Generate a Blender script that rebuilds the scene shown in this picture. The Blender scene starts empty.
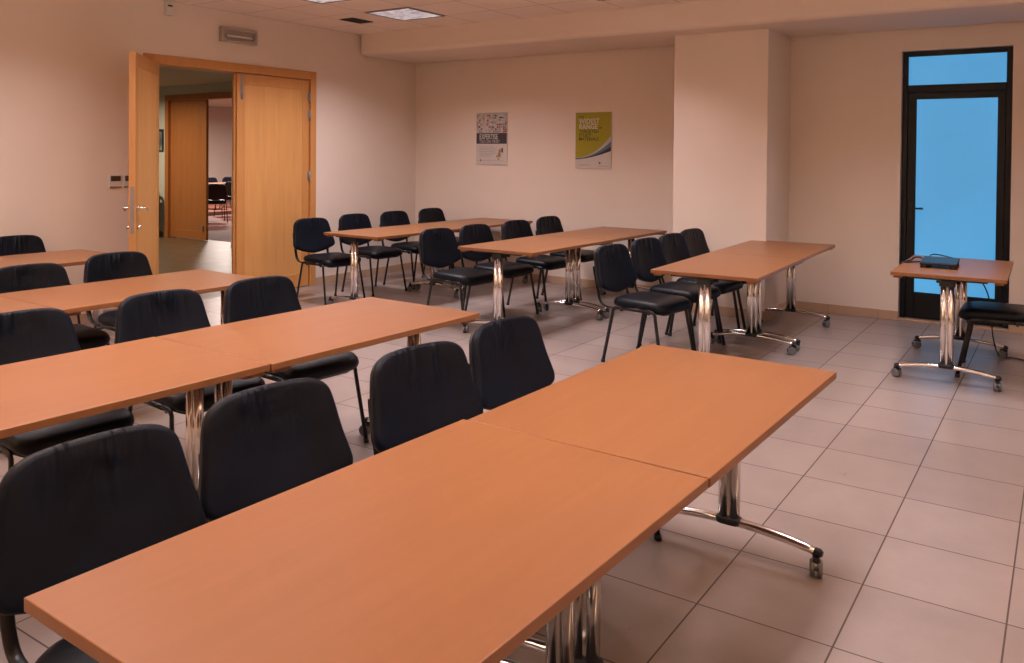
import bpy, bmesh, math, random
from mathutils import Vector, Matrix
random.seed(7)
PI = math.pi
C = bpy.context.scene.collection
S = bpy.context.scene

# ------------------------------------------------------------------ materials
def mat(name, col=(.8, .8, .8), rough=.5, metal=0., spec=.5, emit=None, estr=0.):
    m = bpy.data.materials.new(name); m.use_nodes = True
    b = m.node_tree.nodes['Principled BSDF']
    b.inputs['Base Color'].default_value = (*col, 1)
    b.inputs['Roughness'].default_value = rough
    b.inputs['Metallic'].default_value = metal
    b.inputs['Specular IOR Level'].default_value = spec
    if emit:
        b.inputs['Emission Color'].default_value = (*emit, 1)
        b.inputs['Emission Strength'].default_value = estr
    return m

class NT:
    def __init__(s, m): s.m = m; s.t = m.node_tree; s.b = s.t.nodes['Principled BSDF']
    def n(s, t, **k):
        x = s.t.nodes.new(t)
        for a, v in k.items(): setattr(x, a, v)
        return x
    def l(s, a, b): s.t.links.new(a, b)
    def math(s, op, a, b=None, c=None):
        x = s.n('ShaderNodeMath', operation=op)
        for i, v in enumerate((a, b, c)):
            if v is None: continue
            if isinstance(v, (int, float)): x.inputs[i].default_value = v
            else: s.l(v, x.inputs[i])
        return x.outputs[0]
    def noise(s, vec, scale, detail=3., rough=.5):
        x = s.n('ShaderNodeTexNoise'); x.inputs['Scale'].default_value = scale
        x.inputs['Detail'].default_value = detail; x.inputs['Roughness'].default_value = rough
        s.l(vec, x.inputs['Vector']); return x.outputs['Fac']
    def mapping(s, scale=(1, 1, 1), rot=(0, 0, 0), vec=None):
        if vec is None: vec = s.n('ShaderNodeTexCoord').outputs['Object']
        x = s.n('ShaderNodeMapping'); x.inputs['Scale'].default_value = scale
        x.inputs['Rotation'].default_value = rot; s.l(vec, x.inputs['Vector']); return x.outputs['Vector']
    def ramp(s, fac, stops):
        x = s.n('ShaderNodeValToRGB'); e = x.color_ramp.elements
        while len(e) < len(stops): e.new(.5)
        for i, (p, c) in enumerate(stops): e[i].position = p; e[i].color = (*c, 1)
        s.l(fac, x.inputs['Fac']); return x.outputs['Color']
    def mix(s, fac, a, b, mode='MIX'):
        x = s.n('ShaderNodeMix', data_type='RGBA', blend_type=mode)
        for i, v in ((0, fac), (6, a), (7, b)):
            if isinstance(v, (int, float)): x.inputs[i].default_value = v
            elif isinstance(v, tuple): x.inputs[i].default_value = (*v, 1)
            else: s.l(v, x.inputs[i])
        return x.outputs[2]
    def col(s, c): s.l(c, s.b.inputs['Base Color'])
    def bump(s, h, strength=.1, dist=.01):
        x = s.n('ShaderNodeBump'); x.inputs['Strength'].default_value = strength
        x.inputs['Distance'].default_value = dist; s.l(h, x.inputs['Height']); s.l(x.outputs[0], s.b.inputs['Normal'])

def random_offset(k, vec):
    oi = k.n('ShaderNodeObjectInfo'); v = k.n('ShaderNodeVectorMath', operation='ADD')
    c = k.n('ShaderNodeCombineXYZ'); m = k.math('MULTIPLY', oi.outputs['Random'], 37.)
    k.l(m, c.inputs[0]); k.l(m, c.inputs[2]); k.l(vec, v.inputs[0]); k.l(c.outputs[0], v.inputs[1]); return v.outputs[0]

def wood(name, c0, c1, c2, grain, rough=.4, axis_scale=(1, 14, 14), spec=.5):
    m = mat(name, c1, rough, spec=spec); k = NT(m)
    co = k.n('ShaderNodeTexCoord').outputs['Object']; co = random_offset(k, co)
    v = k.mapping(axis_scale, vec=co)
    f1 = k.noise(v, grain, 5, .6); f2 = k.noise(v, grain * .25, 2, .5)
    f = k.math('ADD', k.math('MULTIPLY', f1, .55), k.math('MULTIPLY', f2, .45))
    k.col(k.ramp(f, [(.3, c0), (.5, c1), (.7, c2)]))
    return m

M = {}
M['laminate'] = wood('orange beech laminate', (.25, .099, .034), (.267, .108, .038), (.284, .117, .042), 2.2, .36, (1.2, 16, 16))
M['laminate_edge'] = wood('laminate edge band', (.24, .085, .03), (.26, .092, .033), (.28, .10, .036), 2.2, .4)
M['door'] = wood('honey beech door veneer', (.60, .30, .096), (.66, .335, .11), (.71, .365, .125), 2.0, .38, (14, 14, 1.0))
M['door_solid'] = wood('beech door lipping', (.54, .245, .072), (.59, .275, .085), (.63, .30, .096), 3.0, .4, (20, 20, 1.0))
M['door_brown'] = wood('hall door veneer', (.40, .135, .035), (.46, .16, .043), (.5, .18, .05), 2.0, .4, (14, 14, 1.0))
M['chrome'] = mat('polished chrome', (.86, .84, .82), .16, 1.)
M['steel'] = mat('satin nickel', (.62, .60, .57), .28, 1.)
M['grey_metal'] = mat('grey painted metal', (.30, .28, .27), .45, .4)
M['black'] = mat('matt black plastic', (.012, .012, .013), .5)
M['tube'] = mat('black enamelled steel tube', (.009, .009, .010), .32)
M['wheel'] = mat('grey rubber wheel', (.15, .15, .155), .5)
M['shell'] = mat('black moulded shell', (.01, .01, .011), .42)
m = mat('black leatherette', (.005, .007, .012), .43, spec=.17); k = NT(m)
co = random_offset(k, k.n('ShaderNodeTexCoord').outputs['Object'])
w = k.noise(k.mapping((38, 10, 3.5), (0, .22, 0), vec=co), 1.0, 1, .4)
w2 = k.noise(k.mapping((1, 1, 1), vec=co), 6.0, 2, .5)
g = k.noise(k.mapping((1, 1, 1), vec=co), 340., 2, .6)
sz = k.n('ShaderNodeSeparateXYZ'); k.l(k.n('ShaderNodeTexCoord').outputs['Object'], sz.inputs[0])
zm = k.n('ShaderNodeMapRange', interpolation_type='SMOOTHSTEP'); k.l(sz.outputs[2], zm.inputs['Value']); zm.inputs['From Min'].default_value = .66; zm.inputs['From Max'].default_value = .83
xm = k.n('ShaderNodeMapRange', interpolation_type='SMOOTHSTEP'); k.l(k.math('ABSOLUTE', sz.outputs[0]), xm.inputs['Value']); xm.inputs['From Min'].default_value = .17; xm.inputs['From Max'].default_value = .04
ms = k.math('MULTIPLY', zm.outputs['Result'], xm.outputs['Result'])
wr = k.math('MULTIPLY', k.math('MULTIPLY', k.math('POWER', w, 2.0), ms), k.math('MAXIMUM', k.math('MULTIPLY_ADD', w2, 5.0, -1.7), 0.1))
k.bump(k.math('ADD', wr, k.math('MULTIPLY', g, .03)), .9, .03)
k.col(k.ramp(w2, [(.3, (.0032, .0045, .008)), (.7, (.0045, .0075, .015))]))
M['leather'] = m
M['seat_leather'] = mat('black leatherette seat', (.0045, .006, .0095), .40, spec=.22)
k = NT(M['seat_leather']); g = k.noise(k.n('ShaderNodeTexCoord').outputs['Object'], 300., 2); k.bump(g, .12, .002)

# walls
def plaster(name, col, var=.03):
    m = mat(name, col, .85, spec=.2); k = NT(m)
    co = k.n('ShaderNodeTexCoord').outputs['Object']
    f = k.noise(co, 1.3, 4, .55); d = tuple(c * (1 - var) for c in col)
    k.col(k.ramp(f, [(.35, d), (.65, col)])); k.bump(k.noise(co, 140., 2), .06, .002)
    return m
M['wall'] = plaster('cream painted plaster', (.80, .685, .585))
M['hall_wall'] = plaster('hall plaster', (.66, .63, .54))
M['room_wall'] = plaster('pink white plaster', (.72, .62, .56))
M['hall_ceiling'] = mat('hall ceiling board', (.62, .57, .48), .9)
M['bulk'] = plaster('bulkhead plaster', (.80, .68, .575))

TX, TY, OX, OY = .4658, .4491, 2.7399, 1.0449
def tiles(name, base, grout, tx, ty, ox, oy, gw, rough, var=.06, spec=.5, bumpy=.25):
    m = mat(name, base, rough, spec=spec); k = NT(m)
    co = k.n('ShaderNodeTexCoord').outputs['Object']
    sp = k.n('ShaderNodeSeparateXYZ'); k.l(co, sp.inputs[0])
    u = k.math('DIVIDE', k.math('SUBTRACT', sp.outputs[0], ox), tx); v = k.math('DIVIDE', k.math('SUBTRACT', sp.outputs[1], oy), ty)
    fu = k.math('MULTIPLY', k.math('ABSOLUTE', k.math('SUBTRACT', u, k.math('ROUND', u))), tx)
    fv = k.math('MULTIPLY', k.math('ABSOLUTE', k.math('SUBTRACT', v, k.math('ROUND', v))), ty)
    e = k.math('MINIMUM', fu, fv)
    mr = k.n('ShaderNodeMapRange', interpolation_type='SMOOTHSTEP'); k.l(e, mr.inputs['Value'])
    mr.inputs['From Min'].default_value = gw * .6; mr.inputs['From Max'].default_value = gw * 1.25
    g = mr.outputs['Result']
    cell = k.n('ShaderNodeCombineXYZ'); k.l(k.math('FLOOR', u), cell.inputs[0]); k.l(k.math('FLOOR', v), cell.inputs[1])
    wn = k.n('ShaderNodeTexWhiteNoise'); k.l(cell.outputs[0], wn.inputs['Vector'])
    cl = k.noise(co, 5.0, 5, .6); cl2 = k.noise(co, 1.6, 3, .5); sk = k.noise(co, 60., 3, .6)
    f = k.math('ADD', k.math('ADD', k.math('MULTIPLY', wn.outputs['Value'], .25), k.math('MULTIPLY', cl, .45)), k.math('ADD', k.math('MULTIPLY', cl2, .2), k.math('MULTIPLY', sk, .1)))
    lo = tuple(c * (1 - var * 1.6) for c in base); hi = tuple(min(1, c * (1 + var)) for c in base)
    k.col(k.mix(g, grout, k.ramp(f, [(.3, lo), (.7, hi)])))
    rr = k.math('MULTIPLY_ADD', g, rough - .7, .7); rr = k.math('ADD', rr, k.math('MULTIPLY', k.math('SUBTRACT', cl, .5), .12)); k.l(rr, k.b.inputs['Roughness'])
    k.bump(g, bumpy, .002)
    return m
M['floor'] = tiles('beige stoneware tiles', (.335, .270, .240), (.085, .056, .046), TX, TY, OX, OY, .0032, .30, .10)
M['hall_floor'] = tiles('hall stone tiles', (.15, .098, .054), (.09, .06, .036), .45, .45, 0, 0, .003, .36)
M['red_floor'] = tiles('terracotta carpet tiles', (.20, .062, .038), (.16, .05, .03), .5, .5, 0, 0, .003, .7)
M['ceiling'] = tiles('mineral fibre ceiling tiles', (.90, .78, .68), (.34, .25, .2), .6, .6, 6.96, 3.71, .004, .9, .02, .1, .1)
M['skirting'] = tiles('tan skirting tiles', (.52, .345, .23), (.3, .19, .13), .4658, .4658, 0.2, .1, .002, .35)
M['alu'] = mat('black aluminium door frame', (.004, .005, .006), .4, spec=.3)
m = mat('frosted glass with daylight behind', (.06, .12, .16), .35, emit=(.085, .37, .86), estr=.78); M['blue'] = m
k = NT(m); co = k.n('ShaderNodeTexCoord').outputs['Object']
f = k.noise(co, 1.1, 2); k.l(k.ramp(f, [(.3, (.068, .375, .73)), (.7, (.088, .455, .85))]), k.b.inputs['Emission Color'])
m = mat('prismatic lamp diffuser', (.6, .6, .62), .3, emit=(.75, .75, .95), estr=.55); M['diffuser'] = m
k = NT(m); f = k.noise(k.n('ShaderNodeTexCoord').outputs['Object'], 11., 3, .8)
k.l(k.ramp(f, [(.42, (.10, .095, .14)), (.58, (.95, .93, 1.0))]), k.b.inputs['Emission Color'])
M['white'] = mat('white plastic', (.68, .64, .6), .4)
M['beige_plastic'] = mat('aged translucent plastic', (.42, .36, .31), .35)
M['dark_brown'] = mat('bronze switch insert', (.06, .035, .02), .4)
M['tan'] = mat('tan switch strip', (.30, .20, .12), .4)
M['lamp_glow'] = mat('lamp glow', (1, 1, 1), .5, emit=(1., .88, .7), estr=3.)

# ------------------------------------------------------------------ mesh helpers
def BM(): return bmesh.new()
def add_box(bm, x0, x1, y0, y1, z0, z1, bev=0., seg=2, mtx=None):
    t = bmesh.new()
    bmesh.ops.create_cube(t, size=1)
    for v in t.verts:
        v.co = Vector(((x0 + x1) / 2 + v.co.x * (x1 - x0), (y0 + y1) / 2 + v.co.y * (y1 - y0), (z0 + z1) / 2 + v.co.z * (z1 - z0)))
    if bev: bmesh.ops.bevel(t, geom=list(t.edges), offset=bev, segments=seg, affect='EDGES', profile=.5)
    merge(bm, t, mtx); return bm
def merge(bm, t, mtx=None):
    if mtx is not None: bmesh.ops.transform(t, matrix=mtx, verts=t.verts)
    me = bpy.data.meshes.new('tmp'); t.to_mesh(me); t.free(); bm.from_mesh(me); bpy.data.meshes.remove(me)
def catmull(pts, n=6, closed=False):
    P = [Vector(p) for p in pts]; out = []; N = len(P)
    for i in range(N if closed else N - 1):
        if closed: a, b, c, d = P[i - 1], P[i], P[(i + 1) % N], P[(i + 2) % N]
        else: a, b, c, d = P[max(i - 1, 0)], P[i], P[i + 1], P[min(i + 2, N - 1)]
        for j in range(n):
            t = j / n
            out.append(.5 * ((2 * b) + (c - a) * t + (2 * a - 5 * b + 4 * c - d) * t * t + (3 * b - a - 3 * c + d) * t ** 3))
    if not closed: out.append(P[-1])
    return out
def add_tube(bm, pts, ra, rb=None, n=10, up=(1, 0, 0), cap=True, radii=None):
    """sweep an ellipse (ra along the side vector, rb along the other) through the points"""
    rb = rb or ra; pts = [Vector(p) for p in pts]; rings = []; up = Vector(up)
    for i, p in enumerate(pts):
        t = (pts[min(i + 1, len(pts) - 1)] - pts[max(i - 1, 0)]).normalized()
        a = up - t * up.dot(t)
        if a.length < 1e-4: a = t.orthogonal()
        a.normalize(); b = t.cross(a); s = radii[i] if radii else 1
        rings.append([bm.verts.new(p + a * math.cos(2 * PI * q / n) * ra * s + b * math.sin(2 * PI * q / n) * rb * s) for q in range(n)])
    for r0, r1 in zip(rings, rings[1:]):
        for q in range(n): bm.faces.new((r0[q], r0[(q + 1) % n], r1[(q + 1) % n], r1[q])).smooth = True
    if cap: bm.faces.new(rings[0][::-1]); bm.faces.new(rings[-1])
    return bm
def add_cyl(bm, p0, p1, r, n=16, r1=None):
    return add_tube(bm, [p0, p1], r, r, n, up=(1, .01, .02), radii=[1, (r1 / r if r1 else 1)])
def add_rings(bm, rings):
    vs = [[bm.verts.new(p) for p in r] for r in rings]; n = len(rings[0])
    for a, b in zip(vs, vs[1:]):
        for q in range(n): bm.faces.new((a[q], a[(q + 1) % n], b[(q + 1) % n], b[q])).smooth = True
    f0 = bm.faces.new(vs[0][::-1]); f1 = bm.faces.new(vs[-1]); f0.smooth = f1.smooth = True
    return bm
def add_pad(bm, outline, thick, edge, fn, inner=(.8, .6, .38, .18)):
    """cushion: closed outline (u,v), thickness along w with a rounded edge, then fn(u,v,w) places it"""
    cu = sum(p[0] for p in outline) / len(outline); cv = sum(p[1] for p in outline) / len(outline)
    ext = max(max(abs(p[0] - cu), abs(p[1] - cv)) for p in outline)
    def ring(off, w):
        s = 1 - off / ext
        return [fn(cu + (u - cu) * s, cv + (v - cv) * s, w) for u, v in outline]
    rings = [ring(ext * (1 - f), 0) for f in inner[::-1]] + []
    for i in range(7):
        a = -PI / 2 + PI * i / 6
        rings.append(ring(edge * (1 - math.cos(a)), thick / 2 + thick / 2 * math.sin(a)))
    rings += [ring(edge + ext * (1 - f) * .9, thick) for f in inner]
    return add_rings(bm, rings)
def rrect(w, d, r, n=6, cx=0, cy=0):
    out = []
    for sx, sy, a0 in ((1, 1, 0), (-1, 1, PI / 2), (-1, -1, PI), (1, -1, 1.5 * PI)):
        for i in range(n + 1):
            a = a0 + PI / 2 * i / n
            out.append((cx + sx * (w / 2 - r) + r * math.cos(a), cy + sy * (d / 2 - r) + r * math.sin(a)))
    return out
def add_prism(bm, poly, fn0, fn1):
    a = [bm.verts.new(fn0(*p)) for p in poly]; b = [bm.verts.new(fn1(*p)) for p in poly]; n = len(poly)
    bm.faces.new(a[::-1]); bm.faces.new(b)
    for i in range(n): bm.faces.new((a[i], a[(i + 1) % n], b[(i + 1) % n], b[i]))
    return bm
def obj(name, bm, m, parent=None, smooth=None):
    me = bpy.data.meshes.new(name); bmesh.ops.recalc_face_normals(bm, faces=bm.faces); bm.to_mesh(me); bm.free()
    if smooth is True:
        for p in me.polygons: p.use_smooth = True
    me.materials.append(m)
    o = bpy.data.objects.new(name, me); C.objects.link(o); o.parent = parent
    return o
def tag(o, label, cat, group=None, kind=None):
    o['label'] = label; o['category'] = cat
    if group: o['group'] = group
    if kind: o['kind'] = kind
    return o
def thing(name, label, cat, loc=(0, 0, 0), rz=0, group=None, kind=None):
    o = bpy.data.objects.new(name, None); o.empty_display_size = .1; C.objects.link(o)
    o.location = loc; o.rotation_euler = (0, 0, rz); return tag(o, label, cat, group, kind)
def struct(name, bm, m, label, cat):
    return tag(obj(name, bm, m), label, cat, kind='structure')
def copy_tree(o, parent=None):
    c = o.copy(); C.objects.link(c); c.parent = parent
    for ch in list(o.children): copy_tree(ch, c)
    return c

# ------------------------------------------------------------------ the room
LW, XW, CZ = 7.32, 8.62, 3.015           # door wall, poster wall, ceiling
X0, Y0 = -2.6, -1.7                     # walls behind and beside the viewpoint
DX0, DX1, DZ = 4.64, 6.82, 2.485        # double-door opening
b = BM(); add_box(b, X0, XW + .2, Y0, LW + .2, -.1, 0); struct('floor', b, M['floor'], 'beige square floor tiles with thin brown joints', 'floor')
b = BM(); add_box(b, X0, XW + .2, Y0, LW + .2, CZ, CZ + .1); struct('ceiling', b, M['ceiling'], 'suspended ceiling of pale square panels', 'ceiling')
b = BM(); add_box(b, X0, DX0 + .03, LW, LW + .2, 0, CZ); add_box(b, DX1 - .03, XW + .2, LW, LW + .2, 0, CZ); add_box(b, DX0 + .03, DX1 - .03, LW, LW + .2, DZ - .03, CZ)
struct('wall_left', b, M['wall'], 'cream wall holding the wooden double door', 'wall')
BY0, BY1, BZ = .42, 1.325, 2.555        # opening of the glass door
b = BM(); add_box(b, XW, XW + .2, BY1, LW, 0, CZ); add_box(b, XW, XW + .2, Y0, BY0, 0, CZ); add_box(b, XW, XW + .2, BY0, BY1, BZ, CZ)
struct('wall_far', b, M['wall'], 'cream wall with two posters and a blue glass door', 'wall')
b = BM(); add_box(b, X0 - .2, XW + .2, Y0 - .2, Y0, 0, CZ); struct('wall_right', b, M['wall'], 'cream wall behind the presenter side', 'wall')
b = BM(); add_box(b, X0 - .2, X0, Y0, LW + .2, 0, CZ); struct('wall_near', b, M['wall'], 'cream wall behind the viewpoint', 'wall')
CX, CY0, CY1 = 7.86, 2.36, 3.30
b = BM(); add_box(b, CX, XW, CY0, CY1, 0, 2.77, .004, 1); struct('column', b, M['wall'], 'square cream column standing out from the poster wall', 'column')
b = BM(); add_box(b, 7.53, XW, Y0, LW, 2.752, CZ + .09, .05, 5); struct('beam', b, M['bulk'], 'plastered bulkhead running along the top of the poster wall', 'beam')
# skirting
SK = .088
b = BM(); add_box(b, X0, DX0 - .0, LW - .014, LW, 0, SK, .003, 1); add_box(b, DX1, XW, LW - .014, LW, 0, SK, .003, 1); struct('baseboard_left', b, M['skirting'], 'tan tile skirting along the door wall', 'skirting')
b = BM(); add_box(b, XW - .014, XW, CY1, LW - .014, 0, SK, .003, 1); add_box(b, XW - .014, XW, BY1, CY0, 0, SK, .003, 1); add_box(b, XW - .014, XW, Y0, BY0, 0, SK, .003, 1)
struct('baseboard_far', b, M['skirting'], 'tan tile skirting along the poster wall', 'skirting')
b = BM(); add_box(b, CX - .014, CX, CY0 - .014, CY1 + .014, 0, SK, .003, 1); add_box(b, CX, XW - .014, CY0 - .014, CY0, 0, SK, .003, 1); add_box(b, CX, XW - .014, CY1, CY1 + .014, 0, SK, .003, 1)
struct('baseboard_column', b, M['skirting'], 'tan tile skirting around the column', 'skirting')

# wooden double door: frame, fixed leaf, open leaf
b = BM()
for x0, x1 in ((DX0, DX0 + .085), (DX1 - .085, DX1)): add_box(b, x0, x1, LW - .018, LW + .22, 0, DZ, .004, 1)
add_box(b, DX0 + .085, DX1 - .085, LW - .018, LW + .22, DZ - .092, DZ, .004, 1)
add_box(b, DX0 + .085, DX0 + .10, LW + .06, LW + .1, 0, DZ - .09); add_box(b, DX1 - .1, DX1 - .085, LW + .06, LW + .1, 0, DZ - .09)
struct('trim_1', b, M['door_solid'], 'beech frame around the double door', 'door frame')
def leaf_parts(root, w, h, th, mats=('door', 'door_solid')):
    """door leaf from x=0 (hinge) to x=w, thickness along y, with stiles, rails and an inset veneer field"""
    st, rl = .105, .115
    b = BM(); add_box(b, .004, st, 0, th, .008, h, .003, 1); add_box(b, w - st, w, 0, th, .008, h, .003, 1)
    add_box(b, st, w - st, 0, th, .008, .16, .003, 1); add_box(b, st, w - st, 0, th, h - rl, h, .003, 1)
    obj('leaf_frame', b, M[mats[1]], root)
    b = BM(); add_box(b, st - .004, w - st + .004, .004, th - .004, .15, h - rl + .005); obj('panel', b, M[mats[0]], root)
LH = DZ - .1
d1 = thing('door_1', 'closed beech leaf of the double door', 'door', (DX1 - .09, LW + .005, 0), 0, kind='structure')
# mirrored leaf: build towards -x
st = 1.01
b = BM(); add_box(b, -.105, -.004, 0, .05, .008, LH, .003, 1); add_box(b, -st, -st + .11, 0, .05, .008, LH, .003, 1); add_box(b, -st + .11, -.105, 0, .05, .008, .16, .003, 1); add_box(b, -st + .11, -.105, 0, .05, LH - .115, LH, .003, 1)
add_box(b, -st - .022, -st + .012, .026, .05, .008, LH, .002, 1)
obj('leaf_frame', b, M['door_solid'], d1)
b = BM(); add_box(b, -st + .105, -.1, .004, .046, .15, LH - .11); obj('panel', b, M['door'], d1)
b = BM(); add_box(b, -st + .045, -st + .075, -.010, .0, 2.11, 2.375, .003, 1); add_cyl(b, (-st + .06, -.012, 2.12), (-st + .06, -.012, 2.17), .011, 10); obj('bolt', b, M['grey_metal'], d1)
for z in (.3, 1.28, 1.985, 2.19):
    b = BM(); add_cyl(b, (-.002, -.012, z - .06), (-.002, -.012, z + .06), .009, 10); add_box(b, -.028, .026, -.006, -.001, z - .05, z + .05, .001, 1); obj('hinge', b, M['grey_metal'], d1)

d2 = thing('door_2', 'open beech leaf of the double door swung into the room', 'door', (DX0 + .085, LW - .03, 0), math.radians(-134), kind='structure')
W2, T2 = .985, .055
leaf_parts(d2, W2, LH, T2)
b = BM(); add_box(b, W2 - .001, W2 + .002, .014, .042, .85, 1.25, .001, 1); obj('lock_plate', b, M['grey_metal'], d2)
for sy, y0 in ((1, T2), (-1, 0)):
    b = BM(); add_cyl(b, (W2 - .065, y0, 1.065), (W2 - .065, y0 + sy * .012, 1.065), .026, 20)
    add_tube(b, catmull([(W2 - .065, y0 + sy * .01, 1.065), (W2 - .065, y0 + sy * .05, 1.065), (W2 - .08, y0 + sy * .062, 1.065), (W2 - .14, y0 + sy * .064, 1.043), (W2 - .185, y0 + sy * .058, 1.05)], 5), .0095, n=10, up=(0, 0, 1))
    obj('handle', b, M['chrome'], d2)
    b = BM(); add_cyl(b, (W2 - .065, y0, .90), (W2 - .065, y0 + sy * .028, .90), .017, 18); obj('lock_cylinder', b, M['chrome'], d2)
for z in (.3, 1.2, 2.15):
    b = BM(); add_cyl(b, (-.008, .004, z - .06), (-.008, .004, z + .06), .009, 10); obj('hinge', b, M['grey_metal'], d2)

# glass door with transom light
d3 = thing('door_3', 'black framed frosted blue glass door with a transom pane', 'door', (XW + .055, BY0, 0), 0, kind='structure')
wd = BY1 - BY0
b = BM()
for y0, y1 in ((0.005, .05), (wd - .05, wd - .005)): add_box(b, 0, .07, y0, y1, .02, BZ - .005, .003, 1)
add_box(b, 0, .07, .05, wd - .05, BZ - .05, BZ - .005, .003, 1); add_box(b, 0, .07, .05, wd - .05, 2.165, 2.235, .003, 1)
obj('frame', b, M['alu'], d3)
b = BM(); add_box(b, .01, .06, .052, .115, .03, 2.16, .003, 1); add_box(b, .01, .06, wd - .125, wd - .052, .03, 2.16, .003, 1); add_box(b, .01, .06, .115, wd - .125, 2.1, 2.16, .003, 1); add_box(b, .01, .06, .115, wd - .125, .03, .275, .003, 1)
obj('sash', b, M['alu'], d3)
b = BM(); add_box(b, .03, .04, .11, wd - .12, .27, 2.105); obj('pane', b, M['blue'], d3)
b = BM(); add_box(b, .03, .04, .045, wd - .045, 2.23, BZ - .045); obj('transom_pane', b, M['blue'], d3)
b = BM(); add_cyl(b, (.012, wd - .085, 1.07), (-.045, wd - .085, 1.07), .010, 12); add_tube(b, [(-.042, wd - .078, 1.07), (-.045, wd - .11, 1.07), (-.045, wd - .2, 1.072)], .009, n=10, up=(0, 0, 1)); add_box(b, .002, .012, wd - .10, wd - .07, .95, 1.13, .003, 1)
obj('handle', b, M['black'], d3)
b = BM(); add_box(b, XW - .005, XW + .2, BY0, BY1, 0, .022, .003, 1); struct('trim_2', b, M['skirting'], 'tan threshold under the glass door', 'threshold')

# ------------------------------------------------------------------ hall and the room across it
HX, HZ = 9.05, 2.72
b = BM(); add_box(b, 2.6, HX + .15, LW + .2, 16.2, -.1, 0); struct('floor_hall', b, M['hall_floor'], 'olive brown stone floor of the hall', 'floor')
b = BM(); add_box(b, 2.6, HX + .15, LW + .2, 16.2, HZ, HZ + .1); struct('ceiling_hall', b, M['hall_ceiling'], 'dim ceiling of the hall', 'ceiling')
FY0, FY1, FZ = 11.25, 13.58, 2.56
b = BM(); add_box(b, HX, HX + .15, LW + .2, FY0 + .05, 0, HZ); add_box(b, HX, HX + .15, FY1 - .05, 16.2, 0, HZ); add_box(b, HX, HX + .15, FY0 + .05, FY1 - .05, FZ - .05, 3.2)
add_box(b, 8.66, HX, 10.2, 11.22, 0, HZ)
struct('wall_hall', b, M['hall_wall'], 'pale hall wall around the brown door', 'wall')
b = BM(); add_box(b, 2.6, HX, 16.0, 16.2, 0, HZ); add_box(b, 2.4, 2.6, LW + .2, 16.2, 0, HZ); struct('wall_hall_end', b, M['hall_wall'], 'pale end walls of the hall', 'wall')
b = BM(); add_box(b, HX - .012, HX, FY1, 16.0, 0, .09); add_box(b, 8.648, 8.66, 10.2, 11.22, 0, .09); struct('baseboard_hall', b, M['skirting'], 'tan skirting in the hall', 'skirting')
b = BM(); add_box(b, HX - .02, HX + .16, FY1 - .1, FY1, 0, FZ, .003, 1); add_box(b, HX - .02, HX + .16, FY0, FY0 + .1, 0, FZ, .003, 1); add_box(b, HX - .02, HX + .16, FY0 + .1, FY1 - .1, FZ - .1, FZ, .003, 1)
struct('trim_3', b, M['door_brown'], 'brown frame of the door across the hall', 'door frame')
d4 = thing('door_4', 'brown door leaf closed across the hall', 'door', (HX + .03, FY1 - .1, 0), math.radians(-90), kind='structure')
leaf_parts(d4, 1.03, FZ - .105, .05, ('door_brown', 'door_brown'))
b = BM(); add_box(b, .93, .97, -.03, 0, .18, .26, .004, 1); obj('door_stop', b, M['grey_metal'], d4)
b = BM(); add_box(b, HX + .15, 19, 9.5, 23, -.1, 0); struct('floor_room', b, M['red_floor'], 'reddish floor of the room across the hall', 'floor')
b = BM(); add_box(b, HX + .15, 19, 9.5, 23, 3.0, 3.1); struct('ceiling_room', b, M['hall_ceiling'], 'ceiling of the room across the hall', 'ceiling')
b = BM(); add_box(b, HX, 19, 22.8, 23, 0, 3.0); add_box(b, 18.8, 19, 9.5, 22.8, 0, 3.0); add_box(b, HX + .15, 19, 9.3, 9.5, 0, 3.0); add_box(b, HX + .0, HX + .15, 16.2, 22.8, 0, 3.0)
struct('wall_room', b, M['room_wall'], 'pinkish walls of the room across the hall', 'wall')
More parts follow.
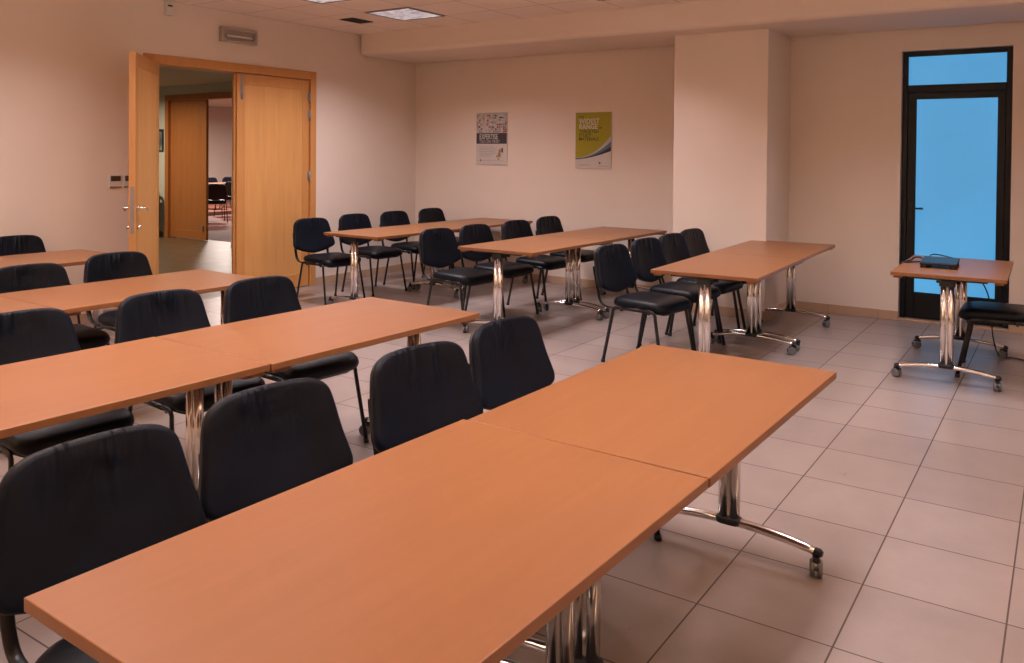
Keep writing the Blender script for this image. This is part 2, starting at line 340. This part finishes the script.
# ------------------------------------------------------------------ chairs
def build_chair():
    t = thing('chair', '', 'chair')
    # seat cushion
    def fseat(u, v, w):
        z = .425 + w
        dome = .012 * (1 - min(1, (u / .235) ** 2)) * (w / .06)
        z += dome - (.030 * max(0, (-v - .10) / .16) ** 2) - .006 * max(0, (v - .1) / .1) ** 2
        return Vector((u, v, z))
    b = BM(); add_pad(b, rrect(.47, .465, .085, 7, 0, -.025), .060, .028, fseat); obj('seat', b, M['seat_leather'], t)
    b = BM(); add_pad(b, rrect(.43, .40, .08, 6, 0, -.02), .016, .006, lambda u, v, w: Vector((u, v, .413 + w - .022 * max(0, (-v - .08) / .13) ** 2))); obj('seat_shell', b, M['shell'], t)
    # backrest
    half = [(0, .186), (.10, .183), (.163, .172), (.203, .145), (.221, .10), (.239, .0), (.254, -.07), (.256, -.105), (.24, -.132), (.185, -.154), (.10, -.177), (0, -.19)]
    outl = [(p.x, p.y) for p in catmull([(x, z, 0) for x, z in half] + [(-x, z, 0) for x, z in half[-2:0:-1]], 4, True)]
    ca, sa = math.cos(math.radians(14)), math.sin(math.radians(14))
    def fback(off):
        def f(u, v, w):   # w grows towards the front of the backrest
            y = -w - off - .030 * (u / .25) ** 2 + .012 * (1 - (v / .19) ** 2)
            return Vector((u, .345 + v * sa + y * ca, .668 + v * ca - y * sa))
        return f
    b = BM(); add_pad(b, outl, .044, .021, fback(0)); obj('backrest', b, M['leather'], t)
    b = BM(); add_pad(b, [(u * .955, v * .955) for u, v in outl], .016, .007, fback(-.014)); obj('back_shell', b, M['shell'], t)
    ax, ay = .0085, .0135
    for sx in (-1, 1):
        x1, x0 = sx * .250, sx * .230
        for sy, yf, yt in ((-1, -.25, -.175), (1, .25, .175)):
            b = BM(); add_tube(b, [Vector((x1, yf, .004)), Vector((x0 + (x1 - x0) * .1, yt + (yf - yt) * .1, .36))] + catmull([(x0, yt + (yf - yt) * .04, .395), (x0, yt - sy * .012, .413), (x0, yt - sy * .04, .418), (x0, yt - sy * .075, .418)], 4), ax, ay, 10, up=(1, 0, 0))
            lg = obj('leg', b, M['tube'], t)
            b = BM(); add_tube(b, [(x1, yf, 0), (x1 - sx * .001, yf - sy * .004, .022)], .012, .017, 10); obj('rubber_foot', b, M['black'], lg)
        b = BM(); add_tube(b, [(x0, -.11, .418), (x0, 0, .418), (x0, .11, .418)], ax, ay, 10); obj('side_rail', b, M['tube'], t)
        b = BM(); add_tube(b, catmull([(sx * .185, -.05, .404), (sx * .187, .10, .404), (sx * .19, .23, .405), (sx * .196, .29, .42), (sx * .2, .318, .46), (sx * .202, .336, .54), (sx * .198, .367, .66), (sx * .195, .375, .70)], 5), .016, .006, 10); obj('back_support', b, M['tube'], t)
    for y in (-.12, .11):
        b = BM(); add_tube(b, [(-.226, y, .402), (0, y, .402), (.226, y, .402)], .009, .009, 8, up=(0, 0, 1)); obj('cross_bar', b, M['tube'], t)
    return t
chair0 = build_chair(); used = [False]
def place_chair(x, y, rz, label, group):
    t = chair0 if not used[0] else copy_tree(chair0)
    used[0] = True
    t.location = (x, y, 0); t.rotation_euler = (0, 0, math.radians(rz)); t['label'] = label; t['group'] = group
    return t

NEAR = [  # (x of backrest, y of backrest, turn), label
 ('chairs of the front near row', [(1.115, 2.0, -3, 'black leather chair at the corner of the front near table, farthest from the aisle'),
   (1.66, 2.01, -6, 'black leather chair second from the corner of the front near table'),
   (2.315, 1.98, -8, 'black leather chair second from the aisle end of the front near row'),
   (2.90, 2.005, -4, 'black leather chair at the aisle end of the front near row')]),
 ('chairs of the second near row', [(1.80, 3.80, -4, 'black leather chair of the second near row, third from the aisle end'),
   (2.466, 3.78, -5, 'black leather chair behind the table seam of the second near row'),
   (3.062, 3.76, -4, 'navy-black leather chair at the aisle end of the second near row')]),
 ('chairs of the third near row', [(2.58, 5.30, -4, 'black leather chair behind the seam of the third near row'),
   (3.24, 5.46, -3, 'black leather chair pushed askew at the door end of the third near row')]),
 ('chairs of the back near row', [(3.38, 7.16, -2, 'black leather chair alone at the back table, against the door wall')]),
 ('chairs of the poster-side back row', [(6.19, 6.74, -7, 'black chair in front of the closed door leaf, at the poster-side back row'),
   (6.93, 6.84, -4, 'black chair second from the door in the poster-side back row'),
   (7.566, 6.80, -4, 'black chair third from the door in the poster-side back row'),
   (8.29, 6.82, -3, 'black chair in the room corner, end of the poster-side back row')]),
 ('chairs of the poster-side middle row', [(6.07, 4.93, -6, 'black chair at the aisle end of the poster-side middle row'),
   (6.656, 4.92, -5, 'black chair second from the aisle in the poster-side middle row'),
   (7.352, 4.89, -5, 'black chair third from the aisle in the poster-side middle row'),
   (8.056, 4.92, -3, 'black chair at the wall end of the middle row, under the posters')]),
 ('chairs beside the column', [(5.82, 2.99, -6, 'black chair at the aisle end of the row beside the column'),
   (6.46, 2.99, -6, 'black chair second from the aisle in the row beside the column'),
   (6.985, 2.98, -6, 'black chair third from the aisle in the row beside the column'),
   (7.56, 3.02, -5, 'black chair right in front of the column')]),
]
for grp, lst in NEAR:
    for bx, by, rz, lab in lst:
        r = math.radians(rz)
        place_chair(bx + .39 * math.sin(r), by - .39 * math.cos(r), rz, lab, grp)
place_chair(6.885, .385, 181, 'black chair beside the presenter table, facing the rows', 'presenter chair')

# ------------------------------------------------------------------ tables
def table(L, W, loc, rz, label, group, H=.75, cast=None):
    t = thing('folding_table', label, 'table', loc, rz, group)
    T = .026
    b = BM(); add_box(b, -L / 2, L / 2, -W / 2, W / 2, H - T, H, .0025, 2); obj('tabletop', b, M['laminate'], t)
    off = .062
    for s in (-1, 1):
        x = s * (L / 2 - off)
        # column: two chrome tubes with a slim web between them
        b = BM()
        for sy in (-1, 1): add_tube(b, [(x, sy * .0225, .128), (x, sy * .0225, H - T - .02)], .0215, .0205, 18, up=(1, 0, 0))
        add_box(b, x - .011, x + .011, -.03, .03, .128, H - T - .02)
        lg = obj('leg', b, M['chrome'], t)
        b = BM(); add_pad(b, rrect(.060, .108, .028, 6, x, 0), .026, .007, lambda u, v, w: Vector((u, v, .108 + w))); obj('collar', b, M['black'], lg)
        # arched foot bar
        hw = W / 2 - .045; pts = []; rad = []
        for i in range(25):
            q = -1 + 2 * i / 24; pts.append((x, q * hw, .118 - .034 * q * q)); rad.append(1 - .22 * q * q)
        b = BM(); add_tube(b, pts, .021, .0165, 14, up=(1, 0, 0), radii=rad); obj('foot_bar', b, M['chrome'], lg)
        for sy in (-1, 1):
            b = BM(); add_tube(b, [(x, sy * (hw - .008), .0845), (x, sy * (hw + .010), .083), (x, sy * (hw + .020), .082)], .0195, .0165, 14, radii=[1, 1, .55]); obj('end_cap', b, M['black'], lg)
            # swivel castor: stem, hood and two discs
            a = random.uniform(-.7, .7) + (PI / 2 if random.random() < .35 else 0)
            if cast is not None and s == 1 and sy == -1: a = cast
            mt = Matrix.Translation((x, sy * (hw - .004), 0)) @ Matrix.Rotation(a, 4, 'Z')
            b = BM(); c = BM(); add_cyl(c, (0, 0, .05), (0, 0, .085), .008, 10); add_box(c, -.013, .013, -.02, .03, .052, .070, .004, 2)
            add_box(c, -.010, .010, .026, .048, .034, .044, .003, 1); merge(b, c, mt); cs = obj('castor', b, M['black'], lg)
            b = BM(); c = BM()
            for sx in (-1, 1): add_tube(c, [(sx * .003, .012, .031), (sx * .006, .012, .031), (sx * .020, .012, .031), (sx * .023, .012, .031)], .031, .031, 20, up=(0, 0, 1), radii=[.9, 1, 1, .86])
            merge(b, c, mt); obj('castor_wheel', b, M['wheel'], lg)
        b = BM(); add_box(b, x - .028, x + .028, -.24, .24, H - T - .014, H - T, .003, 1); add_box(b, x - .03, x + .03, -.05, .05, H - T - .055, H - T - .006, .006, 2)
        add_box(b, x - s * .08 - .04, x - s * .08 + .04, -.03, .03, H - T - .034, H - T - .004, .006, 2)
        add_cyl(b, (x - s * .06, -.075, H - T - .035), (x - s * .06, .075, H - T - .035), .009, 10)
        obj('fold_bracket', b, M['black'], lg)
    b = BM(); add_box(b, -L / 2 + off + .1, L / 2 - off - .1, -.022, .022, H - T - .04, H - T - .002, .004, 1); obj('under_rail', b, M['black'], t)
    for sx in (-1, 1):
        for sy in (-1, 1):
            b = BM(); add_box(b, sx * (L / 2 - .06) - .045, sx * (L / 2 - .06) + .045, sy * (W / 2 - .045) - .028, sy * (W / 2 - .045) + .028, H - T - .016, H - T, .002, 1); obj('corner_block', b, M['laminate_edge'], t)
    return t
def row(x, y, ang, total, W, labels, group, seam=None, lead=0., cast=None):
    """two tables end to end: (x,y) is the back corner at the low-x end, ang the turn of the row"""
    c, s = math.cos(ang), math.sin(ang); seam = total / 2 if seam is None else seam
    for (a0, a1), lab, dy in zip(((0, seam - .0015), (seam + .0015, total)), labels, (lead, 0)):
        if lab is None: continue
        m = (a0 + a1) / 2; v = -W / 2 + dy
        table(a1 - a0, W, (x + c * m - s * v, y + s * m + c * v, 0), ang, lab, group, cast=cast)
row(.745, 1.541, -.028, 1.257, .777, (None, 'wood-topped folding table at the front near row, its end away from the aisle'), 'near tables', 0.)
row(1.9995, 1.492, -.018, 1.258, .765, (None, 'wood-topped folding table at the aisle end of the front near row'), 'near tables', 0., cast=1.85)
row(.833, 3.297, -.0296, 2.5785, .774, ('wood-topped folding table in the second near row, away from the aisle', 'wood-topped folding table at the aisle end of the second near row'), 'near tables', 1.294, .008)
row(.9405, 4.967, -.023, 2.592, .749, ('wood-topped folding table in the third near row, away from the aisle', 'wood-topped folding table at the door end of the third near row'), 'near tables', 1.292)
row(1.08, 6.70, -.012, 2.595, .76, (None, 'wood-topped folding table of the back near row, closest to the open door leaf'), 'near tables')
row(5.9015, 6.2103, -.0389, 2.60, .7605, ('wood-topped folding table before the double door, poster-side back row', 'wood-topped folding table in the room corner, poster-side back row'), 'poster-side tables')
row(5.7234, 4.3794, -.0195, 2.6017, .7783, ('wood-topped folding table at the aisle end of the poster-side middle row', 'wood-topped folding table at the wall end of the poster-side middle row'), 'poster-side tables')
row(5.3936, 2.4257, .0308, 2.5439, .7474, ('wood-topped folding table at the aisle end of the row beside the column', 'wood-topped folding table between the column and the glass door wall'), 'poster-side tables')
PT = (6.3239, 1.0252, .0164, 1.2042, .7052)
c, s = math.cos(PT[2]), math.sin(PT[2])
table(PT[3], PT[4], (PT[0] + c * PT[3] / 2 + s * PT[4] / 2, PT[1] + s * PT[3] / 2 - c * PT[4] / 2, 0), PT[2], 'lone presenter table in front of the blue glass door', 'presenter table')

# device and cables on the presenter table
t = thing('electronic_device', 'flat black electronic device on the presenter table', 'device', (6.86, .775, .75), math.radians(2))
b = BM(); add_box(b, -.17, .17, -.12, .12, .026, .046, .006, 2, Matrix.Rotation(math.radians(-1.5), 4, 'Y')); obj('body', b, mat('dark blue black casing', (.012, .02, .03), .35), t)
for y0, y1 in ((.072, .116), (-.116, -.072)):
    for x0 in (-.165, .12):
        b = BM(); add_box(b, x0, x0 + .05, y0, y1, 0, .032, .004, 1); obj('foot', b, M['black'], t)
b = BM(); add_tube(b, catmull([(7.02, .90, .775), (7.06, .94, .785), (7.10, .98, .775), (7.12, 1.0, .758), (7.05, 1.01, .756), (6.95, 1.025, .757), (6.91, 1.037, .752), (6.91, 1.042, .735), (6.93, 1.03, .712), (7.0, .95, .70), (7.12, .8, .70)], 6), .0055, n=8, up=(0, 0, 1))
add_tube(b, catmull([(6.92, .893, .772), (6.93, .92, .765), (6.96, .97, .757), (6.93, 1.0, .756), (6.91, 1.022, .757), (6.905, 1.034, .752)], 6), .0055, n=8, up=(0, 0, 1))
add_tube(b, catmull([(7.04, .86, .785), (7.12, .87, .80), (7.2, .84, .80), (7.22, .76, .785), (7.18, .7, .775), (7.04, .68, .775)], 6), .0045, n=8, up=(0, 0, 1))
tag(obj('power_cable', b, M['black']), 'black cables running from the flat device over the table edge', 'cable')
b = BM(); add_tube(b, catmull([(7.2, .62, .70), (7.3, .55, .62), (7.38, .50, .5), (7.4, .48, .35), (7.42, .46, .15), (7.46, .42, .02), (7.5, .33, .007), (7.42, .2, .007), (7.2, .05, .007), (7.0, -.15, .007)], 6), .005, n=8, up=(0, 0, 1))
tag(obj('floor_cable', b, M['black']), 'black cable hanging under the presenter table down to the floor', 'cable')

# ------------------------------------------------------------------ ceiling lamps, vent, wall fittings
def lamp_panel(x0, y0, label):
    t = thing('ceiling_lamp', label, 'ceiling lamp', (x0 + .3, y0 + .3, CZ), 0, 'square ceiling lamps')
    b = BM()
    for a in ((-.298, -.275, -.298, .298), (.275, .298, -.298, .298), (-.275, .275, -.298, -.275), (-.275, .275, .275, .298)): add_box(b, *a, -.012, 0, .002, 1)
    obj('frame', b, M['grey_metal'], t)
    b = BM(); add_box(b, -.277, .277, -.277, .277, -.007, -.002); obj('diffuser', b, M['diffuser'], t)
    return t
PANELS = []
for x in (6.36, 5.16): PANELS.append((x, 5.51))
PANELS += [(6.42, 3.11)]
LAB = ['square ceiling lamp closest to the poster wall and the door wall', 'square ceiling lamp above the double door side, second from the poster wall', 'square ceiling lamp above the row beside the column']
for (x, y), l in zip(PANELS, LAB): lamp_panel(x, y, l)
POWER = 16.
def area(x, y, z, size, p, col=(1., .89, .97), spread=2.05):
    li = bpy.data.lights.new('ceiling_light', 'AREA'); li.shape = 'SQUARE'; li.size = size; li.energy = p; li.color = col; li.spread = spread
    o = bpy.data.objects.new('ceiling_light', li); C.objects.link(o); o.location = (x, y, z); return o
for x in (6.66, 5.46, 3.06, 1.86):
    for y in (5.81, 3.41, 1.01):
        far = y > 5
        area(x, y, CZ - .02, .54, POWER * ((1.85 if x > 5 else 1.1) if far else 1.), spread=2.4 if far else 2.0)
for x, y, p in ((-1.8, 5.0, 55), (-1.8, .4, 38), (3.4, -1.2, 52), (1.0, 3.0, 108)):   # added warm fill lights out of view, aimed up to brighten ceiling and walls
    o = area(x, y, 1.95, .3, p, (1., .78, .62), 3.0); o.name = 'added_fill_light'; o.rotation_euler = (PI, 0, 0)
b = BM(); add_box(b, 6.55, 6.87, 6.46, 6.66, CZ - .008, CZ, .002, 1)
v = tag(obj('ceiling_vent', b, M['black']), 'small black ceiling vent beside the square lamp', 'vent')
b = BM()
for i in range(6): add_box(b, 6.56, 6.86, 6.475 + i * .032, 6.487 + i * .032, CZ - .012, CZ - .006)
obj('slats', b, M['black'], v)
t = thing('emergency_light', 'grey emergency light on the wall above the double door', 'emergency light', (5.71, LW, 2.77))
b = BM(); add_box(b, -.225, .225, -.03, 0, -.078, .078, .006, 2); add_box(b, -.225, .225, -.062, -.03, .045, .078, .008, 2); add_box(b, -.225, -.195, -.062, -.03, -.078, .045, .006, 2); add_box(b, .195, .225, -.062, -.03, -.078, .045, .006, 2); add_box(b, -.195, .195, -.062, -.03, -.078, -.05, .006, 2); obj('housing', b, M['beige_plastic'], t)
b = BM(); add_cyl(b, (-.17, -.048, -.012), (.17, -.048, -.012), .011, 12); obj('tube', b, M['white'], t)
b = BM(); add_box(b, -.19, -.165, -.06, -.03, -.03, .005, .003, 1); add_box(b, .165, .19, -.06, -.03, -.03, .005, .003, 1); obj('tube_holder', b, M['grey_metal'], t)
b = BM(); add_box(b, 4.855, 4.935, LW - .045, LW, 2.87, CZ - .004, .008, 2)
sb = tag(obj('wall_sensor', b, M['white']), 'small pale box high on the door wall under the ceiling', 'sensor')
b = BM(); add_box(b, 4.87, 4.92, LW - .05, LW - .044, 2.955, 2.972, .002, 1); obj('slot', b, M['dark_brown'], sb)
def switch(x, label):
    t = thing('wall_switch', label, 'switch', (x, LW, 1.27), 0, 'wall switches')
    b = BM(); add_box(b, -.06, .06, -.012, 0, -.062, .062, .004, 2); obj('plate', b, M['white'], t)
    b = BM(); add_box(b, -.048, .048, -.018, -.01, .0, .05, .003, 1); obj('rocker', b, M['dark_brown'], t)
    b = BM(); add_box(b, -.058, .058, -.016, -.01, -.062, -.047, .002, 1); obj('strip', b, M['tan'], t)
switch(4.36, 'bronze and white wall switch fully visible beside the open door leaf'); switch(4.50, 'bronze and white wall switch partly hidden behind the open door leaf')

# ------------------------------------------------------------------ posters
def text_mesh(body, size, m, parent, loc, name='lettering', ext=.0006, sx=1., align='LEFT'):
    cu = bpy.data.curves.new('tmp', 'FONT'); cu.body = body; cu.size = size; cu.extrude = ext; cu.align_x = align; cu.offset = size * .012
    o = bpy.data.objects.new('tmp', cu); C.objects.link(o)
    me = bpy.data.meshes.new_from_object(o.evaluated_get(bpy.context.evaluated_depsgraph_get())); bpy.data.objects.remove(o); bpy.data.curves.remove(cu)
    me.name = name; me.materials.clear(); me.materials.append(m)
    q = bpy.data.objects.new(name, me); C.objects.link(q); q.parent = parent; q.location = loc; q.scale = (sx, 1, 1); return q
PR = Matrix(((0, 0, -1), (-1, 0, 0), (0, 1, 0)))
def poster(y, z, label):   # local x runs along the picture, y up, z off the wall; origin at its lower left corner
    t = thing('poster', label, 'poster', (XW, y, z), 0, 'posters'); t.rotation_euler = PR.to_euler(); return t
PW, PH = .475, .66
ink = lambda n, c: mat(n, c, .5, spec=.4)
wht, navy, olive = ink('poster white', (.60, .55, .50)), ink('poster navy', (.025, .03, .055)), ink('poster olive', (.34, .30, .012))
grey, red, drk, pale = ink('poster grey', (.27, .26, .26)), ink('poster red', (.42, .04, .03)), ink('poster charcoal', (.055, .05, .06)), ink('poster pale grey', (.45, .42, .40))
blue_grey, olive_dark, sand = ink('poster slate', (.11, .15, .21)), ink('poster dark olive', (.045, .045, .012)), ink('poster sand', (.36, .25, .12))
p1 = poster(6.30, 1.415, 'poster with a busy collage above a dark band reading EXPERTISE')
b = BM(); add_box(b, 0, PW, 0, PH, 0, .012, .001, 1); obj('board', b, wht, p1)
b = BM(); add_box(b, .004, PW - .004, .40, PH - .004, .0121, .0126); obj('collage', b, pale, p1)
rnd = random.Random(5)
sets = {'red': (red, BM()), 'charcoal': (drk, BM()), 'grey': (grey, BM()), 'white': (wht, BM()), 'sand': (sand, BM())}
for i in range(15):
    for j in range(8):
        kx = rnd.choice(['red', 'charcoal', 'grey', 'grey', 'white', 'white', 'white', 'sand', 'none'])
        if kx == 'none': continue
        cx, cy = .02 + i * .031 + rnd.uniform(-.006, .006), .42 + j * .029 + rnd.uniform(-.005, .005); w, h = rnd.uniform(.008, .015), rnd.uniform(.006, .013)
        add_box(sets[kx][1], max(.005, cx - w), min(PW - .005, cx + w), max(.402, cy - h), min(PH - .005, cy + h), .0126, .0129 + .0001 * (i % 2))
for kx, (mm, bb) in sets.items(): obj('marking', bb, mm, p1)
b = BM(); add_box(b, .004, PW - .004, .265, .40, .0121, .0128); obj('band', b, drk, p1)
text_mesh('EXPERTISE', .094, wht, p1, (.05, .322, .0132), sx=.66)
text_mesh('YOU CAN TRUST', .05, pale, p1, (.05, .277, .0132), sx=.80)
b = BM()
for i in range(7): add_box(b, .05, .05 + (.27 if i % 3 else .23) - (.06 if i > 4 else 0), .225 - i * .02, .229 - i * .02, .0121, .0125)
add_box(b, .05, .42, .05, .053, .0121, .0125); obj('text_lines', b, grey, p1)
b = BM()
for x, y, r in ((.395, .185, .02), (.36, .16, .014), (.36, .12, .02), (.325, .11, .012), (.345, .075, .011), (.405, .17, .012)): add_box(b, x - r, x + r, y - r * 1.2, y + r * 1.2, .0121, .0127)
obj('figures', b, sand, p1)
b = BM()
for x, y, r in ((.405, .20, .01), (.35, .135, .008), (.36, .185, .008), (.07, .055, .010)): add_box(b, x - r, x + r, y - r * 1.2, y + r * 1.2, .0122, .0129)
obj('figures', b, red, p1)
p2 = poster(4.85, 1.39, 'olive green poster with white and dark lettering and a curved stripe')
b = BM(); add_box(b, 0, PW, 0, PH, 0, .012, .001, 1); obj('board', b, wht, p2)
def swoosh(fa, fb, m, name, z):   # band between two curves y=fa(x) and y=fb(x)
    b = BM(); n = 28; top = [(.004 + (PW - .008) * i / n) for i in range(n + 1)]
    poly = [(x, fa(x)) for x in top] + [(x, fb(x)) for x in reversed(top)]
    add_prism(b, poly, lambda x, y: Vector((x, y, .0121)), lambda x, y: Vector((x, y, z))); obj(name, b, m, p2)
q = lambda a, c, e: (lambda x: a + c * (x / PW) ** e)
swoosh(q(.128, .265, 2.2), lambda x: PH - .004, olive, 'olive_field', .0125)
swoosh(q(.122, .20, 2.1), q(.128, .265, 2.2), pale, 'swoosh', .0126)
swoosh(q(.116, .145, 2.0), q(.122, .20, 2.1), blue_grey, 'swoosh', .0127)
swoosh(q(.108, .10, 1.7), q(.116, .145, 2.0), navy, 'swoosh', .0128)
text_mesh('THE', .034, olive_dark, p2, (.05, .592, .013)); text_mesh('WIDEST', .082, wht, p2, (.047, .527, .013), sx=.92); text_mesh('RANGE', .082, wht, p2, (.047, .463, .013), sx=.92)
text_mesh('OF', .036, olive_dark, p2, (.305, .463, .013)); text_mesh('TARGETED', .054, olive_dark, p2, (.047, .418, .013), sx=.98); text_mesh('STUDY', .054, olive_dark, p2, (.047, .373, .013), sx=.98); text_mesh('MATERIALS', .054, olive_dark, p2, (.047, .328, .013), sx=.98)
b = BM(); add_box(b, .05, .19, .038, .044, .0121, .0125); add_box(b, .31, .43, .028, .033, .0121, .0125); obj('text_lines', b, grey, p2)
b = BM(); add_prism(b, [(.31, .05), (.345, .066), (.312, .085), (.318, .067)], lambda x, y: Vector((x, y, .0121)), lambda x, y: Vector((x, y, .0127))); obj('logo', b, drk, p2)

# ------------------------------------------------------------------ things seen through the door
t = thing('framed_picture', 'small dark framed picture on the hall wall beyond the open leaf', 'picture', (HX, 13.88, 1.75))
b = BM(); add_box(b, -.025, 0, -.25, .25, -.2, .2, .004, 1); obj('frame', b, M['black'], t)
b = BM(); add_box(b, -.029, -.024, -.23, .23, -.18, .16); pm = mat('faded picture', (.3, .32, .28), .5); kk = NT(pm); kk.col(kk.ramp(kk.noise(kk.n('ShaderNodeTexCoord').outputs['Object'], 6., 3), [(.4, (.10, .12, .12)), (.6, (.42, .42, .36))])); obj('print', b, pm, t)
t = thing('folded_trolley', 'slim black upright stand against the hall wall', 'stand', (HX - .13, 13.71, 0))
b = BM(); add_tube(b, catmull([(0, .12, .06), (0, .12, .7), (0, .08, .83), (0, 0, .86), (0, -.08, .83), (0, -.12, .7), (0, -.12, .06)], 5), .02, n=8, up=(1, 0, 0)); add_box(b, -.01, .01, -.12, .12, .1, .78, .004, 1); obj('body', b, M['black'], t)
for sy in (-1, 1):
    b = BM(); add_cyl(b, (0, sy * .13, .06), (0, sy * .165, .06), .06, 18); obj('wheel', b, M['black'], t)
for x, y, rz, lab in ((11.70, 15.75, 150, 'black chair closest to the doorway in the room across the hall'), (12.95, 16.9, 165, 'black chair at the near side of the table across the hall'), (14.3, 19.1, 0, 'black chair behind the table in the room across the hall'), (15.0, 19.2, 0, 'black chair furthest inside the room across the hall')):
    place_chair(x, y, rz, lab, 'chairs across the hall')
table(2.4, .8, (13.75, 18.1, 0), 0., 'pale wood table standing in the room across the hall', 'table across the hall', .75)
# hall downlight
t = thing('hall_downlight', 'glowing downlight in the hall ceiling', 'ceiling lamp', (8.3, 12.9, HZ))
b = BM(); add_cyl(b, (0, 0, -.012), (0, 0, 0), .10, 24); obj('rim', b, M['grey_metal'], t)
b = BM(); add_cyl(b, (0, 0, -.016), (0, 0, -.010), .085, 24); obj('lens', b, M['lamp_glow'], t)
area(7.4, 13.2, HZ - .03, .3, 60, (1., .86, .66), 2.9)
area(6.5, 10.0, HZ - .03, .3, 20, (1., .86, .66), 2.9)
area(13.0, 15.2, 2.95, .6, 110, (1., .84, .76), 3.0)
area(14.5, 19.0, 2.95, .6, 290, (1., .84, .76), 3.0)

# ------------------------------------------------------------------ world, camera, view
w = bpy.data.worlds.new('dusk'); S.world = w; w.use_nodes = True
w.node_tree.nodes['Background'].inputs[0].default_value = (.05, .08, .14, 1); w.node_tree.nodes['Background'].inputs[1].default_value = .3
cam = bpy.data.cameras.new('camera'); co = bpy.data.objects.new('camera', cam); C.objects.link(co); S.camera = co
F, PITCH, YAW, ROLL, H, CYP = 832.8642, .0153, .5887, .0084, 1.5489, -164.4121
cp, sp = math.cos(PITCH), math.sin(PITCH)
fw = Vector((cp * math.cos(YAW), cp * math.sin(YAW), -sp)); r = fw.cross(Vector((0, 0, 1))).normalized(); u = r.cross(fw)
cr, sr = math.cos(ROLL), math.sin(ROLL); r, u = cr * r + sr * u, cr * u - sr * r
co.matrix_world = Matrix(((r.x, u.x, -fw.x, 0), (r.y, u.y, -fw.y, 0), (r.z, u.z, -fw.z, H), (0, 0, 0, 1)))
cam.sensor_width = 36; cam.sensor_fit = 'HORIZONTAL'; cam.lens = F / 1024 * 36; cam.shift_y = CYP / 1024; cam.clip_start = .05
S.view_settings.view_transform = 'Standard'; S.view_settings.look = 'None'; S.view_settings.gamma = 1; S.view_settings.exposure = 0; S.view_settings.use_curve_mapping = False
